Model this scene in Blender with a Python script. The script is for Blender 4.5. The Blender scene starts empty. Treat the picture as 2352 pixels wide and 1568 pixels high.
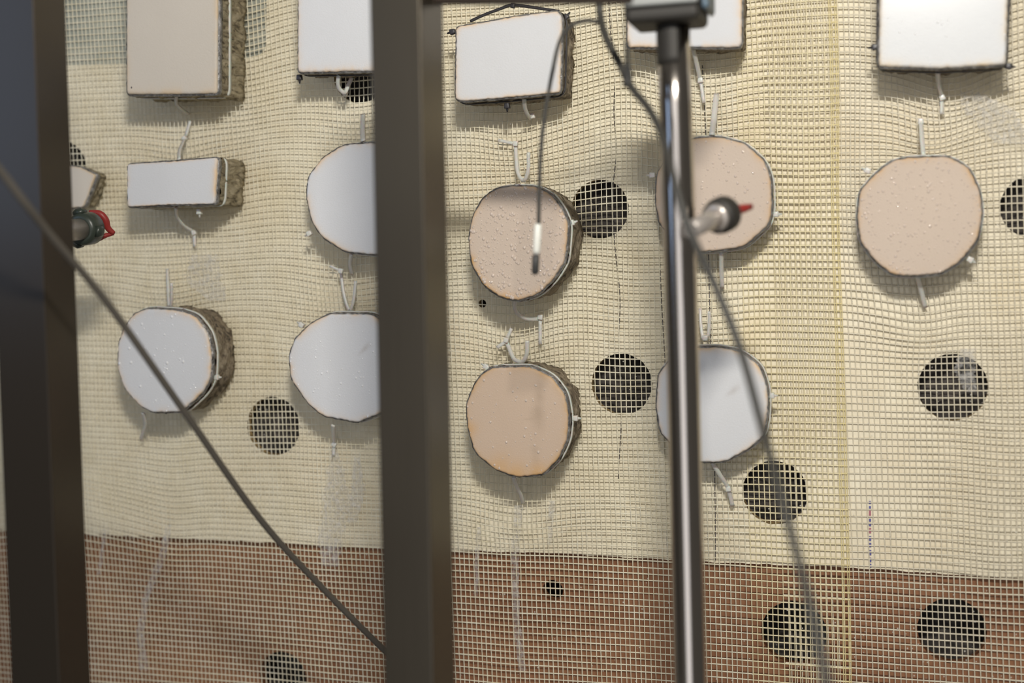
import bpy, bmesh, math, random
import numpy as np
from mathutils import Vector, Matrix
from mathutils.geometry import delaunay_2d_cdt

random.seed(7)
rng = np.random.default_rng(7)
SC = bpy.context.scene
COL = SC.collection

# ------------------------------------------------------------------ camera
W, H, F = 2352.0, 1568.0, 2930.0
YAW, PITCH, ROLL = math.radians(17.0), math.radians(3.6), math.radians(1.2)
CAM = Vector((0.0, -0.954, 0.0))
fw = Vector((-math.sin(YAW) * math.cos(PITCH), math.cos(YAW) * math.cos(PITCH), -math.sin(PITCH)))
rt = fw.cross(Vector((0, 0, 1))).normalized()
up = rt.cross(fw).normalized()
r2 = rt * math.cos(ROLL) - up * math.sin(ROLL)
u2 = up * math.cos(ROLL) + rt * math.sin(ROLL)
rt, up = r2, u2
cd = bpy.data.cameras.new('camera')
cam = bpy.data.objects.new('camera', cd)
COL.objects.link(cam)
m = Matrix((rt, up, -fw)).transposed().to_4x4()
m.translation = CAM
cam.matrix_world = m
cd.sensor_width = 36.0
cd.lens = 36.0 * F / W
cd.clip_start = 0.02
cd.dof.use_dof = True
cd.dof.focus_distance = 0.965
cd.dof.aperture_fstop = 3.1
SC.camera = cam

# ------------------------------------------------------------------ world, lights, exposure
wd = bpy.data.worlds.new('room')
SC.world = wd
wd.use_nodes = True
wd.node_tree.nodes['Background'].inputs[0].default_value = (1.0, 0.93, 0.82, 1)
wd.node_tree.nodes['Background'].inputs[1].default_value = 0.10


def area(name, loc, target, sx, sy, power, col, shape='RECTANGLE'):
    l = bpy.data.lights.new(name, 'AREA')
    l.shape = shape
    l.size = sx
    l.size_y = sy
    l.energy = power
    l.color = col
    o = bpy.data.objects.new(name, l)
    COL.objects.link(o)
    o.location = loc
    o.rotation_euler = (Vector(target) - Vector(loc)).to_track_quat('-Z', 'Y').to_euler()
    return o


area('lamp_above_door', (0.03, -0.93, 0.42), (-0.15, 0, -0.05), 0.14, 0.030, 8.8, (1.0, 0.955, 0.87), 'RECTANGLE')
area('fill_panel', (0.05, -2.9, -0.1), (-0.1, 0, 0), 1.7, 2.8, 21.0, (0.97, 0.97, 1.0))  # added panel behind the camera: soft fill and the pole's bright streak
area('blue_side_window', (-1.65, -1.55, 0.52), (-0.5, -0.3, 0.1), 0.6, 1.0, 4.0, (0.42, 0.62, 1.0))
SC.view_settings.view_transform = 'Standard'
SC.view_settings.look = 'None'
SC.view_settings.exposure = -0.13
SC.view_settings.gamma = 1.0
SC.view_settings.use_curve_mapping = False


def P(px, py, d=0.0):
    """the point on the plane d metres in front of the panel that shows at a pixel"""
    v = fw + rt * ((px - W / 2) / F) - up * ((py - H / 2) / F)
    t = (-d - CAM.y) / v.y
    return CAM + v * t


def XZ(px, py, d=0.0):
    p = P(px, py, d)
    return p.x, p.z


def proj(p):
    v = Vector(p) - CAM
    z = v.dot(fw)
    return W / 2 + F * v.dot(rt) / z, H / 2 - F * v.dot(up) / z


_f, _r, _u, _c = (np.array(v) for v in (fw, rt, up, CAM))


def proj_np(X, Y, Z):
    V = np.stack([X - _c[0], Y - _c[1], Z - _c[2]], -1)
    z = V @ _f
    return W / 2 + F * (V @ _r) / z, H / 2 - F * (V @ _u) / z


PX = 1 / 3000.0  # one picture pixel at the panel, in metres (about)

# ------------------------------------------------------------------ materials


def mat(name, base, rough=0.6, metal=0.0, spec=0.5, **k):
    M = bpy.data.materials.new(name)
    M.use_nodes = True
    nt = M.node_tree
    b = nt.nodes['Principled BSDF']
    b.inputs['Base Color'].default_value = (*base, 1)
    b.inputs['Roughness'].default_value = rough
    b.inputs['Metallic'].default_value = metal
    b.inputs['Specular IOR Level'].default_value = spec
    if 'trans' in k:
        b.inputs['Transmission Weight'].default_value = k['trans']
    if 'ior' in k:
        b.inputs['IOR'].default_value = k['ior']
    if 'alpha' in k:
        b.inputs['Alpha'].default_value = k['alpha']
    if 'sss' in k:
        b.inputs['Subsurface Weight'].default_value = k['sss']
        b.inputs['Subsurface Scale'].default_value = 0.004
    if 'coat' in k:
        b.inputs['Coat Weight'].default_value = k['coat']
        b.inputs['Coat Roughness'].default_value = k.get('coatr', 0.1)
    if 'aniso' in k:
        b.inputs['Anisotropic'].default_value = k['aniso']
    return M


def nd(M, t):
    return M.node_tree.nodes.new(t)


def lk(M, a, b):
    M.node_tree.links.new(a, b)


def noise(M, scale, detail=4, rough=0.6, stretch=None, kind='ShaderNodeTexNoise'):
    tc = nd(M, 'ShaderNodeTexCoord')
    mp = nd(M, 'ShaderNodeMapping')
    lk(M, tc.outputs['Object'], mp.inputs[0])
    if stretch:
        mp.inputs['Scale'].default_value = stretch
    n = nd(M, kind)
    n.inputs['Scale'].default_value = scale
    if kind == 'ShaderNodeTexNoise':
        n.inputs['Detail'].default_value = detail
        n.inputs['Roughness'].default_value = rough
    lk(M, mp.outputs[0], n.inputs['Vector'])
    return n


def ramp(M, src, stops):
    r = nd(M, 'ShaderNodeValToRGB')
    while len(r.color_ramp.elements) < len(stops):
        r.color_ramp.elements.new(0.5)
    for e, (p, c) in zip(r.color_ramp.elements, stops):
        e.position = p
        e.color = (*c, 1)
    lk(M, src, r.inputs[0])
    return r.outputs[0]


def bump(M, src, strength, dist):
    b = nd(M, 'ShaderNodeBump')
    b.inputs['Strength'].default_value = strength
    b.inputs['Distance'].default_value = dist
    lk(M, src, b.inputs['Height'])
    lk(M, b.outputs[0], M.node_tree.nodes['Principled BSDF'].inputs['Normal'])
    return b


def colour(M, out):
    lk(M, out, M.node_tree.nodes['Principled BSDF'].inputs['Base Color'])


def mix(M, fac, a, b, mode='MIX'):
    x = nd(M, 'ShaderNodeMix')
    x.data_type = 'RGBA'
    x.blend_type = mode
    for i, v in ((0, fac), (6, a), (7, b)):
        if isinstance(v, (int, float)):
            x.inputs[i].default_value = v
        elif isinstance(v, tuple):
            x.inputs[i].default_value = (*v, 1)
        else:
            lk(M, v, x.inputs[i])
    return x.outputs[2]


def attr(M, name):
    a = nd(M, 'ShaderNodeAttribute')
    a.attribute_name = name
    return a


# cream panel
m_panel = mat('cream_panel', (.8, .7, .5), .7)
n1 = noise(m_panel, 9, 5)
n2 = noise(m_panel, 160, 5, .7, (1, 1, .45))
c1 = ramp(m_panel, n1.outputs[0], [(.3, (.80, .71, .53)), (.55, (.88, .82, .66)), (.75, (.86, .77, .57))])
c2 = ramp(m_panel, n2.outputs[0], [(.25, (.88, .86, .82)), (.6, (1, 1, 1))])
colour(m_panel, mix(m_panel, 1.0, c1, c2, 'MULTIPLY'))
bump(m_panel, n2.outputs[0], .35, .0008)
m_holewall = mat('hole_side', (.42, .30, .14), .8)
# brown board
m_board = mat('brown_board', (.2, .1, .05), .6)
n1 = noise(m_board, 14, 6, .6, (.35, 1, 1.6))
n2 = noise(m_board, 300, 3, .6, (.3, 1, 1))
c1 = ramp(m_board, n1.outputs[0], [(.25, (.19, .078, .034)), (.5, (.30, .135, .062)), (.75, (.38, .185, .09))])
c2 = ramp(m_board, n2.outputs[0], [(.3, (.86, .84, .82)), (.7, (1, 1, 1))])
colour(m_board, mix(m_board, 1.0, c1, c2, 'MULTIPLY'))
bump(m_board, n2.outputs[0], .2, .0005)
m_grey = mat('grey_backing', (.46, .46, .38), .6)
n1 = noise(m_grey, 26, 3, .5, (.5, 1, 1.6))
colour(m_grey, ramp(m_grey, n1.outputs[0], [(.3, (.34, .37, .33)), (.7, (.60, .60, .50))]))
# gravel
m_gravel = mat('gravel', (.05, .045, .04), .8, spec=.2)
n1 = noise(m_gravel, 120, 4)
colour(m_gravel, ramp(m_gravel, n1.outputs[0], [(.3, (.042, .037, .034)), (.55, (.085, .075, .068)), (.8, (.20, .165, .14))]))
bump(m_gravel, n1.outputs[0], .8, .002)

# net
m_net = mat('glass_fibre_yarn', (.80, .73, .52), .42, coat=.25, coatr=.2)
n1 = noise(m_net, 40, 3)
colour(m_net, ramp(m_net, n1.outputs[0], [(.3, (.80, .72, .51)), (.7, (.90, .85, .68))]))
m_net_r = mat('glass_fibre_yarn_pale', (.78, .71, .55), .45, coat=.25, coatr=.2)
m_selv = mat('yellow_selvedge_yarn', (.84, .72, .38), .45)
m_net_y = mat('yellowish_yarn', (.87, .77, .50), .42, coat=.25, coatr=.2)

m_tie = mat('translucent_nylon', (.66, .65, .60), .3, sss=.35)
m_tie_black = mat('black_nylon', (.035, .032, .035), .4)
m_thread = mat('dark_thread', (.12, .11, .11), .8)
m_blue = mat('blue_marker', (.12, .12, .32), .7)
m_red = mat('red_marker', (.42, .16, .20), .7)


def coat_mat(name, base, rimc, rough=.75, wet=0.0, scale=900):
    M = mat(name, base, rough)
    n = noise(M, 14, 4)
    f = noise(M, scale, 3, .6)
    v = ramp(M, n.outputs[0], [(.3, tuple(c * .95 for c in base)), (.7, base)])
    a = attr(M, 'rim')
    mul = nd(M, 'ShaderNodeMath')
    mul.operation = 'MULTIPLY'
    nn = noise(M, 55, 4)
    lk(M, a.outputs['Fac'], mul.inputs[0])
    rr = nd(M, 'ShaderNodeMapRange')
    rr.inputs[1].default_value = .35
    rr.inputs[2].default_value = .65
    lk(M, nn.outputs[0], rr.inputs[0])
    lk(M, rr.outputs[0], mul.inputs[1])
    v = mix(M, mul.outputs[0], v, rimc)
    s = attr(M, 'stain')
    v = mix(M, s.outputs['Fac'], v, (.66, .36, .10))
    s2 = attr(M, 'streak')
    v = mix(M, s2.outputs['Fac'], v, (.30, .22, .15))
    colour(M, v)
    if wet:
        w = noise(M, 150, 3, .6)
        ad = nd(M, 'ShaderNodeMath')
        ad.operation = 'ADD'
        lk(M, w.outputs[0], ad.inputs[0])
        lk(M, f.outputs[0], ad.inputs[1])
        bump(M, ad.outputs[0], .5, .0006)
        b = M.node_tree.nodes['Principled BSDF']
        b.inputs['Coat Weight'].default_value = 1
        b.inputs['Coat Roughness'].default_value = .12
    else:
        bump(M, f.outputs[0], .5, .0004)
    return M


m_white = coat_mat('white_coating', (.71, .715, .73), (.76, .56, .36))
m_wetwhite = coat_mat('wet_white_coating', (.66, .67, .68), (.70, .56, .38), .5, wet=1)
m_tan = coat_mat('tan_coating', (.62, .51, .42), (.62, .42, .24))
m_tan_dark = coat_mat('brownish_tan_coating', (.62, .475, .36), (.60, .38, .18))
m_beige = coat_mat('greyish_beige_coating', (.66, .60, .52), (.66, .52, .36), scale=600)
m_seal = mat('grey_membrane', (.16, .155, .15), .28, metal=.35)
n1 = noise(m_seal, 260, 5)
colour(m_seal, ramp(m_seal, n1.outputs[0], [(.32, (.10, .095, .09)), (.58, (.30, .29, .28)), (.8, (.60, .58, .55))]))
bump(m_seal, n1.outputs[0], .9, .0015)


def core_mat(name, cols, stretch, scale):
    M = mat(name, cols[1], .75)
    n = noise(M, scale, 6, .65, stretch)
    n.inputs['Distortion'].default_value = 1.2
    colour(M, ramp(M, n.outputs[0], [(.34, cols[0]), (.48, cols[1]), (.64, cols[2])]))
    bump(M, n.outputs[0], 1.0, .004)
    return M


m_core = core_mat('rough_fibre_core', ((.05, .04, .03), (.26, .205, .14), (.44, .37, .27)), (1, 1.4, 1), 120)
m_core_layered = core_mat('layered_fibre_core', ((.09, .07, .04), (.36, .30, .19), (.52, .45, .31)), (1, .8, 2.2), 95)

m_drop = mat('water_drops', (.86, .80, .74), .04, spec=.6, trans=.75, ior=1.2)
m_drop.node_tree.nodes['Principled BSDF'].inputs['Alpha'].default_value = .75
m_drop_tan = mat('water_on_tan', (.65, .54, .455), .06, spec=.9, coat=1, coatr=.03)
m_drop_white = mat('water_on_white', (.82, .82, .83), .06, spec=.9, coat=1, coatr=.03)
m_drop_net = mat('water_on_net', (.88, .84, .74), .05, spec=1, coat=1, coatr=.02, alpha=.6)
m_film = bpy.data.materials.new('water_haze_film')
m_film.use_nodes = True
nt = m_film.node_tree
b = nt.nodes['Principled BSDF']
b.inputs['Base Color'].default_value = (.86, .84, .80, 1)
b.inputs['Roughness'].default_value = .10
b.inputs['Alpha'].default_value = .22
n = noise(m_film, 230, 4, .6)
n.inputs['Distortion'].default_value = 1.0
bump(m_film, n.outputs[0], 1.0, .004)
al = ramp(m_film, n.outputs[0], [(.35, (.05, .05, .05)), (.7, (.55, .55, .55))])
lk(m_film, al, b.inputs['Alpha'])

m_post = mat('brushed_dark_steel', (.16, .15, .13), .34, metal=.9)
n1 = noise(m_post, 6, 3, .5, (1, 1, .4))
colour(m_post, ramp(m_post, n1.outputs[0], [(.3, (.088, .075, .058)), (.7, (.155, .134, .102))]))
n1 = noise(m_post, 400, 3, .5, (1, 1, .03))
bump(m_post, n1.outputs[0], .12, .0004)
m_post_black = mat('blackish_steel', (.055, .045, .035), .26, metal=.6)  # darker, glossier steel for the left post
m_chrome = mat('polished_steel', (.50, .46, .42), .17, metal=1.0)
m_dark = mat('dark_steel_clamp', (.030, .027, .023), .6, metal=.2)
m_grease = mat('grey_painted_edge', (.30, .31, .30), .5)
m_bluesteel = mat('blue_painted_face', (.10, .15, .20), .45)
m_brown = mat('brown_rail', (.028, .019, .014), .7, spec=.2)
m_rubber = mat('black_rubber', (.035, .035, .034), .5)
m_rubber_b = mat('brown_grey_rubber', (.085, .075, .062), .6)
m_rubber2 = mat('grey_black_rubber', (.04, .038, .033), .55)
m_greenblack = mat('green_black_plastic', (.035, .045, .035), .35)
m_red_plastic = mat('red_plastic', (.30, .030, .025), .45)
m_pipe = mat('pale_steel_pipe', (.55, .50, .46), .3, metal=.6)
m_white_pl = mat('white_plastic_sleeve', (.80, .80, .74), .4)

# ------------------------------------------------------------------ object helpers


def link(o, parent=None):
    COL.objects.link(o)
    if parent:
        o.parent = parent
    return o


def empty(name, loc, label, cat, group=None):
    o = bpy.data.objects.new(name, None)
    o.empty_display_size = .01
    link(o)
    o.location = loc
    tag(o, label, cat, group)
    return o


def tag(o, label, cat, group=None):
    o['label'] = label
    o['category'] = cat
    if group:
        o['group'] = group
    return o


def build(name, verts, faces, material, parent=None, smooth=True, attrs=None, mats=None, matidx=None):
    """verts in world coordinates; the mesh is made local to its parent (or to its own centre)"""
    V = np.asarray(verts, dtype=np.float64)
    org = np.array(parent_origin(parent)) if parent else V.mean(0)
    me = bpy.data.meshes.new(name)
    me.from_pydata((V - org).tolist(), [], faces)
    o = bpy.data.objects.new(name, me)
    if mats:
        for x in mats:
            me.materials.append(x)
        if matidx is not None:
            me.polygons.foreach_set('material_index', matidx)
    else:
        me.materials.append(material)
    if smooth:
        me.polygons.foreach_set('use_smooth', [True] * len(me.polygons))
    if attrs:
        for k, v in attrs.items():
            a = me.attributes.new(k, 'FLOAT', 'POINT')
            a.data.foreach_set('value', np.asarray(v, dtype=np.float32))
    me.update()
    link(o, parent)
    if not parent:
        o.location = org.tolist()
    return o


def parent_origin(p):
    v = Vector((0, 0, 0))
    while p:
        v = v + Vector(p.location)
        p = p.parent
    return v


def catmull(pts, n=8):
    pts = [Vector(p) for p in pts]
    if len(pts) < 3:
        return [pts[0].lerp(pts[-1], i / n) for i in range(n + 1)]
    out = []
    ext = [pts[0] * 2 - pts[1]] + pts + [pts[-1] * 2 - pts[-2]]
    for i in range(1, len(ext) - 2):
        p0, p1, p2, p3 = ext[i - 1:i + 3]
        for k in range(n):
            t = k / n
            out.append(.5 * ((2 * p1) + (p2 - p0) * t + (2 * p0 - 5 * p1 + 4 * p2 - p3) * t * t + (3 * p1 - p0 - 3 * p2 + p3) * t ** 3))
    out.append(pts[-1])
    return out


def sweep(path, prof, closed=False, upv=None, cap=True, scales=None):
    """prof: 2D points (a, b); a goes sideways, b along the reference (towards the viewer for straps)"""
    V, Fc = [], []
    n, k = len(path), len(prof)
    ref = Vector(upv) if upv else None
    prev = None
    for i, p in enumerate(path):
        a = path[(i - 1) % n] if (closed or i > 0) else p
        b = path[(i + 1) % n] if (closed or i < n - 1) else p
        t = (b - a).normalized()
        if ref is not None:
            side = t.cross(ref)
            if side.length < 1e-6:
                side = Vector((1, 0, 0))
            side.normalize()
            nn = side.cross(t).normalized()
        else:
            if prev is None:
                side = t.cross(Vector((0, -1, 0)))
                if side.length < 1e-3:
                    side = t.cross(Vector((0, 0, 1)))
                side.normalize()
            else:
                side = (prev - t * prev.dot(t)).normalized()
            prev = side
            nn = side.cross(t).normalized()
        s = scales[i] if scales else 1
        for (x, y) in prof:
            V.append(p + side * x * s + nn * y * s)
    m_ = n if closed else n - 1
    for i in range(m_):
        j = (i + 1) % n
        for q in range(k):
            r = (q + 1) % k
            Fc.append((i * k + q, i * k + r, j * k + r, j * k + q))
    if cap and not closed:
        Fc.append(tuple(range(k))[::-1])
        Fc.append(tuple((n - 1) * k + q for q in range(k)))
    return V, Fc


def circ(r, k=12):
    return [(r * math.cos(2 * math.pi * i / k), r * math.sin(2 * math.pi * i / k)) for i in range(k)]


def tube(name, pts, r, material, parent=None, k=12, n=8, scales=None):
    path = catmull(pts, n)
    if scales:
        sc = [float(np.interp(i / (len(path) - 1), np.linspace(0, 1, len(scales)), scales)) for i in range(len(path))]
    else:
        sc = None
    V, Fc = sweep(path, circ(r, k), scales=sc)
    return build(name, V, Fc, material, parent)


def lathe(name, base, axis, prof, material, parent=None, k=28):
    """prof: (distance along axis, radius)"""
    ax = Vector(axis).normalized()
    s = ax.cross(Vector((0, 0, 1))).normalized()
    t = s.cross(ax).normalized()
    V, Fc = [], []
    for (h, r) in prof:
        for i in range(k):
            a = 2 * math.pi * i / k
            V.append(Vector(base) + ax * h + (s * math.cos(a) + t * math.sin(a)) * r)
    for i in range(len(prof) - 1):
        for j in range(k):
            q = (j + 1) % k
            Fc.append((i * k + j, i * k + q, (i + 1) * k + q, (i + 1) * k + j))
    Fc.append(tuple(range(k))[::-1])
    Fc.append(tuple((len(prof) - 1) * k + j for j in range(k)))
    o = build(name, V, Fc, material, parent, smooth=False)
    for p in o.data.polygons:
        p.use_smooth = len(p.vertices) == 4
    return o


def bevel_box(name, lo, hi, bev, material, parent=None, mats=None, matfn=None, shear=(0, 0), seg=2):
    """box in world axes with bevelled edges; shear moves x and y with z so an upright can lean"""
    bm = bmesh.new()
    bmesh.ops.create_cube(bm, size=1)
    c = [(a + b) / 2 for a, b in zip(lo, hi)]
    for v in bm.verts:
        v.co = Vector([c[i] + v.co[i] * (hi[i] - lo[i]) for i in range(3)])
    bmesh.ops.bevel(bm, geom=list(bm.edges), offset=bev, segments=seg, profile=.5, affect='EDGES')
    for v in bm.verts:
        dz = v.co.z - c[2]
        v.co.x += shear[0] * dz
        v.co.y += shear[1] * dz
    V = [v.co.copy() for v in bm.verts]
    bm.verts.index_update()
    Fc = [tuple(v.index for v in f.verts) for f in bm.faces]
    bm.free()
    return build(name, V, Fc, material, parent, smooth=False)


def nz(x, y, s=1.0, seed=0):
    """cheap smooth noise"""
    v = 0
    r = random.Random(seed * 77 + 5)
    for _ in range(6):
        a = r.uniform(0, 6.28)
        f = r.uniform(.6, 1.9) * s
        v = v + np.sin((x * math.cos(a) + y * math.sin(a)) * f + r.uniform(0, 6.28))
    return v / 6


# ------------------------------------------------------------------ cream panel, board, gravel
HOLES_PANEL = [(628, 978, 64), (1378, 480, 67), (1428, 882, 70), (1780, 1131, 74), (2188, 889, 79),
               (2372, 474, 74), (828, 168, 66), (142, 392, 64), (1108, 697, 9)]
HOLES_BOARD = [(640, 1560, 56), (1822, 1460, 75), (2187, 1455, 78), (1264, 1361, 24)]


def circle_poly(cx, cy, rpx, n=56, seed=0):
    """a round hole at its real place: centre and radius in metres on the panel"""
    c = P(cx, cy, 0)
    e = P(cx + rpx, cy, 0)
    # a pixel's width there, corrected for the oblique view
    r = abs((e - c).x)
    top = P(cx, cy - rpx, 0)
    r = .45 * r + .55 * abs((top - c).z)
    rr = random.Random(seed)
    return [(c.x + r * (1 + rr.uniform(-.012, .012)) * math.cos(2 * math.pi * i / n),
             c.z + r * (1 + rr.uniform(-.012, .012)) * math.sin(2 * math.pi * i / n)) for i in range(n)]


def inside(pt, poly):
    x, y = pt
    c = False
    for i in range(len(poly)):
        x1, y1 = poly[i - 1]
        x2, y2 = poly[i]
        if (y1 > y) != (y2 > y) and x < (x2 - x1) * (y - y1) / (y2 - y1) + x1:
            c = not c
    return c


def plate(name, outline, holes, y0, y1, material, side_mat):
    """flat sheet with real holes cut through it; y0 front, y1 back"""
    vs, es, fc = [], [], []
    for poly in [outline] + holes:
        s = len(vs)
        vs += [Vector(p) for p in poly]
        es += [(s + i, s + (i + 1) % len(poly)) for i in range(len(poly))]
    r = delaunay_2d_cdt(vs, es, [], 1, 1e-7)
    v2, f2 = r[0], r[2]
    fs = []
    for f in f2:
        c = sum((v2[i] for i in f), Vector((0, 0))) / len(f)
        if inside(c, outline) and not any(inside(c, h) for h in holes):
            fs.append(tuple(f))
    n = len(v2)
    V = [(v.x, y0, v.y) for v in v2] + [(v.x, y1, v.y) for v in v2]
    Fc = [f if True else f for f in fs] + [tuple(i + n for i in f[::-1]) for f in fs]
    idx = [0] * len(Fc)
    cnt = {}
    for f in fs:
        for i in range(len(f)):
            a, b_ = f[i], f[(i + 1) % len(f)]
            cnt.setdefault((min(a, b_), max(a, b_)), []).append((a, b_))
    for k, l in cnt.items():
        if len(l) == 1:
            a, b_ = l[0]
            Fc.append((b_, a, a + n, b_ + n))
            idx.append(1)
    o = build(name, V, Fc, material, None, False, mats=[material, side_mat], matidx=idx)
    bm = bmesh.new()
    bm.from_mesh(o.data)
    bmesh.ops.recalc_face_normals(bm, faces=bm.faces)
    bm.to_mesh(o.data)
    bm.free()
    return o


# panel lower edge, a little ragged
low = [(-300, 1205), (-80, 1213), (200, 1226), (870, 1257), (1300, 1272), (1620, 1290), (1960, 1303), (2352, 1330), (2700, 1350)]
edge = []
for (a, b_) in zip(low[:-1], low[1:]):
    k = max(2, int((b_[0] - a[0]) / 12))
    for i in range(k):
        t = i / k
        edge.append(XZ(a[0] + (b_[0] - a[0]) * t, a[1] + (b_[1] - a[1]) * t + random.uniform(-1.6, 1.6)))
outline = edge + [XZ(2700, 1350), XZ(2700, -500), XZ(-300, -500)]
notch = [XZ(*p) for p in [(120, -300), (612, -300), (612, 96), (606, 118), (590, 130), (560, 134), (300, 146), (160, 150), (120, 150)]]
panel = plate('cream_panel', outline, [notch] + [circle_poly(*h, seed=i) for i, h in enumerate(HOLES_PANEL)], 0, .007, m_panel, m_holewall)
tag(panel, 'cream panel with round drilled holes hanging behind the glass fibre mesh', 'panel')

x0, z0 = XZ(-350, 1120)
x1, z1 = XZ(2750, 1900)
board = plate('wall_back', [(x0 - .05, z1), (x1, z1), (x1, z0), (x0 - .05, z0)],
              [circle_poly(*h, seed=i + 20) for i, h in enumerate(HOLES_BOARD)], .0075, .018, m_board, m_board)
board['kind'] = 'structure'
xa, za = XZ(60, -350)
xb, zb = XZ(690, 200)
gb = bevel_box('grey_backing_board', (xa, .008, zb), (xb, .013, za), .001, m_grey)
tag(gb, 'greenish grey backing board seen through the mesh at the notch beside the beige block', 'board')

# gravel behind the holes: stones standing in a dark bed
gv, gf = [], []
nx, nzz = 300, 210
X = np.linspace(XZ(-350, 0)[0] - .02, XZ(2700, 0)[0], nx)
Z = np.linspace(XZ(0, 1800)[1] - .02, XZ(0, -400)[1], nzz)
GX, GZ = np.meshgrid(X, Z)
z_edge = XZ(1300, 1330)[1]
cell = rng.uniform(0, 1, (6000, 2)) * [X[-1] - X[0], Z[-1] - Z[0]] + [X[0], Z[0]]
hh = rng.uniform(0, 1, 6000)
GY = np.zeros_like(GX)
for r0 in range(0, nzz, 30):
    q = np.stack([GX[r0:r0 + 30].ravel(), GZ[r0:r0 + 30].ravel()], 1)
    near = cell[(cell[:, 1] > q[:, 1].min() - .02) & (cell[:, 1] < q[:, 1].max() + .02)]
    hn = hh[(cell[:, 1] > q[:, 1].min() - .02) & (cell[:, 1] < q[:, 1].max() + .02)]
    d = np.sqrt(((q[:, None, :] - near[None]) ** 2).sum(2))
    i = d.argmin(1)
    dm = d[np.arange(len(i)), i]
    GY[r0:r0 + 30] = (.024 + .035 / (1 + np.exp((GZ[r0:r0 + 30].ravel() - z_edge) / .004)) - .006 * hn[i] + dm * .9).reshape(-1, nx)
idx = np.arange(nx * nzz).reshape(nzz, nx)
fc = np.stack([idx[:-1, :-1], idx[:-1, 1:], idx[1:, 1:], idx[1:, :-1]], -1).reshape(-1, 4)
g = build('gravel_bed', np.stack([GX, GY, GZ], -1).reshape(-1, 3), fc.tolist(), m_gravel)
g['kind'] = 'stuff'
tag(g, 'dark grey gravel showing through the round holes behind the panel', 'gravel')

# ------------------------------------------------------------------ glass fibre nets
# anchor list: picture place, then how far the yarns are pulled (sideways, up, outwards) in pixels, and how wide
PULL = [
    (1190, 318, 0, -16, 10, 75, 55), (1185, 765, 0, -14, 12, 80, 60), (425, 325, 0, -15, 8, 70, 60), (390, 650, 0, -16, 4, 90, 60),
    (790, 640, 0, -12, 8, 90, 60), (830, 265, 0, -12, 10, 80, 60), (1640, 230, 0, -8, 8, 80, 60), (1625, 720, 0, -9, 5, 80, 60),
    (2120, 290, 4, -16, 10, 80, 60), (2175, 90, 0, -58, 14, 120, 190), (150, 1180, 0, 46, 8, 170, 110),
    (1430, 230, 10, 34, 4, 110, 230), (1110, 640, 0, 14, 0, 120, 90), (1330, 760, 0, 14, 4, 90, 130), (560, 60, 0, -26, 0, 90, 200), (620, 420, -6, 20, 0, 130, 160), (540, 470, 5, -10, -6, 110, 160), (1330, 620, 0, 14, 0, 90, 90), (1200, 1180, 0, -16, 14, 110, 60),
    (560, 760, 0, 14, -4, 120, 100), (2100, 720, 10, -18, 10, 90, 80), (1990, 400, -10, 0, 12, 45, 300), (2300, 350, 0, 10, 8, 120, 100),
    (400, 1150, 10, -8, 6, 60, 200), (1010, 700, 0, 6, 10, 60, 300), (450, 560, 0, 8, 6, 100, 50), (2270, 1150, 0, 8, 12, 100, 260),
    (1730, 300, 0, 6, 3, 80, 200),
]


def net_field(X, Z, flat):
    """X, Z: rest position of a yarn point -> displaced x, y (towards the viewer is negative), z"""
    px, py = proj_np(X, 0 * X, Z)
    dx = 4.5 * nz(px / 150, py / 150, 1, 1)
    dz = 9.0 * nz(px / 190, py / 150, 1, 2) + 3.0 * nz(px / 70, py / 110, 1, 3)
    out = 17 + 9.0 * nz(px / 130, py / 230, 1, 4) + 3.5 * nz(px / 55, py / 120, 1, 5)
    for (ax, ay, sx, sz, so, wx, wy) in PULL:
        g_ = np.exp(-((px - ax) / wx) ** 2 - ((py - ay) / wy) ** 2)
        dx = dx + sx * g_
        dz = dz + sz * g_
        out = out + so * g_
    # it lies flat on the panel near its hanging edge and low down on the right
    calm = 1 / (1 + np.exp(-(px - 1560) / 70))
    calm = calm * (1 / (1 + np.exp(-(py - 500) / 120)) * .6 + .35)
    calm = calm * (1 - np.exp(-((px - 2330) / 170) ** 2))
    out = np.maximum(out * (1 - .72 * calm), 2.6) + flat
    low_ = 1 / (1 + np.exp(-(py - 1290) / 30))
    dx = dx * (1 - .4 * low_)
    dz = dz * (1 - .45 * low_)
    return X + dx * PX, -out * PX, Z + dz * PX


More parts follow.
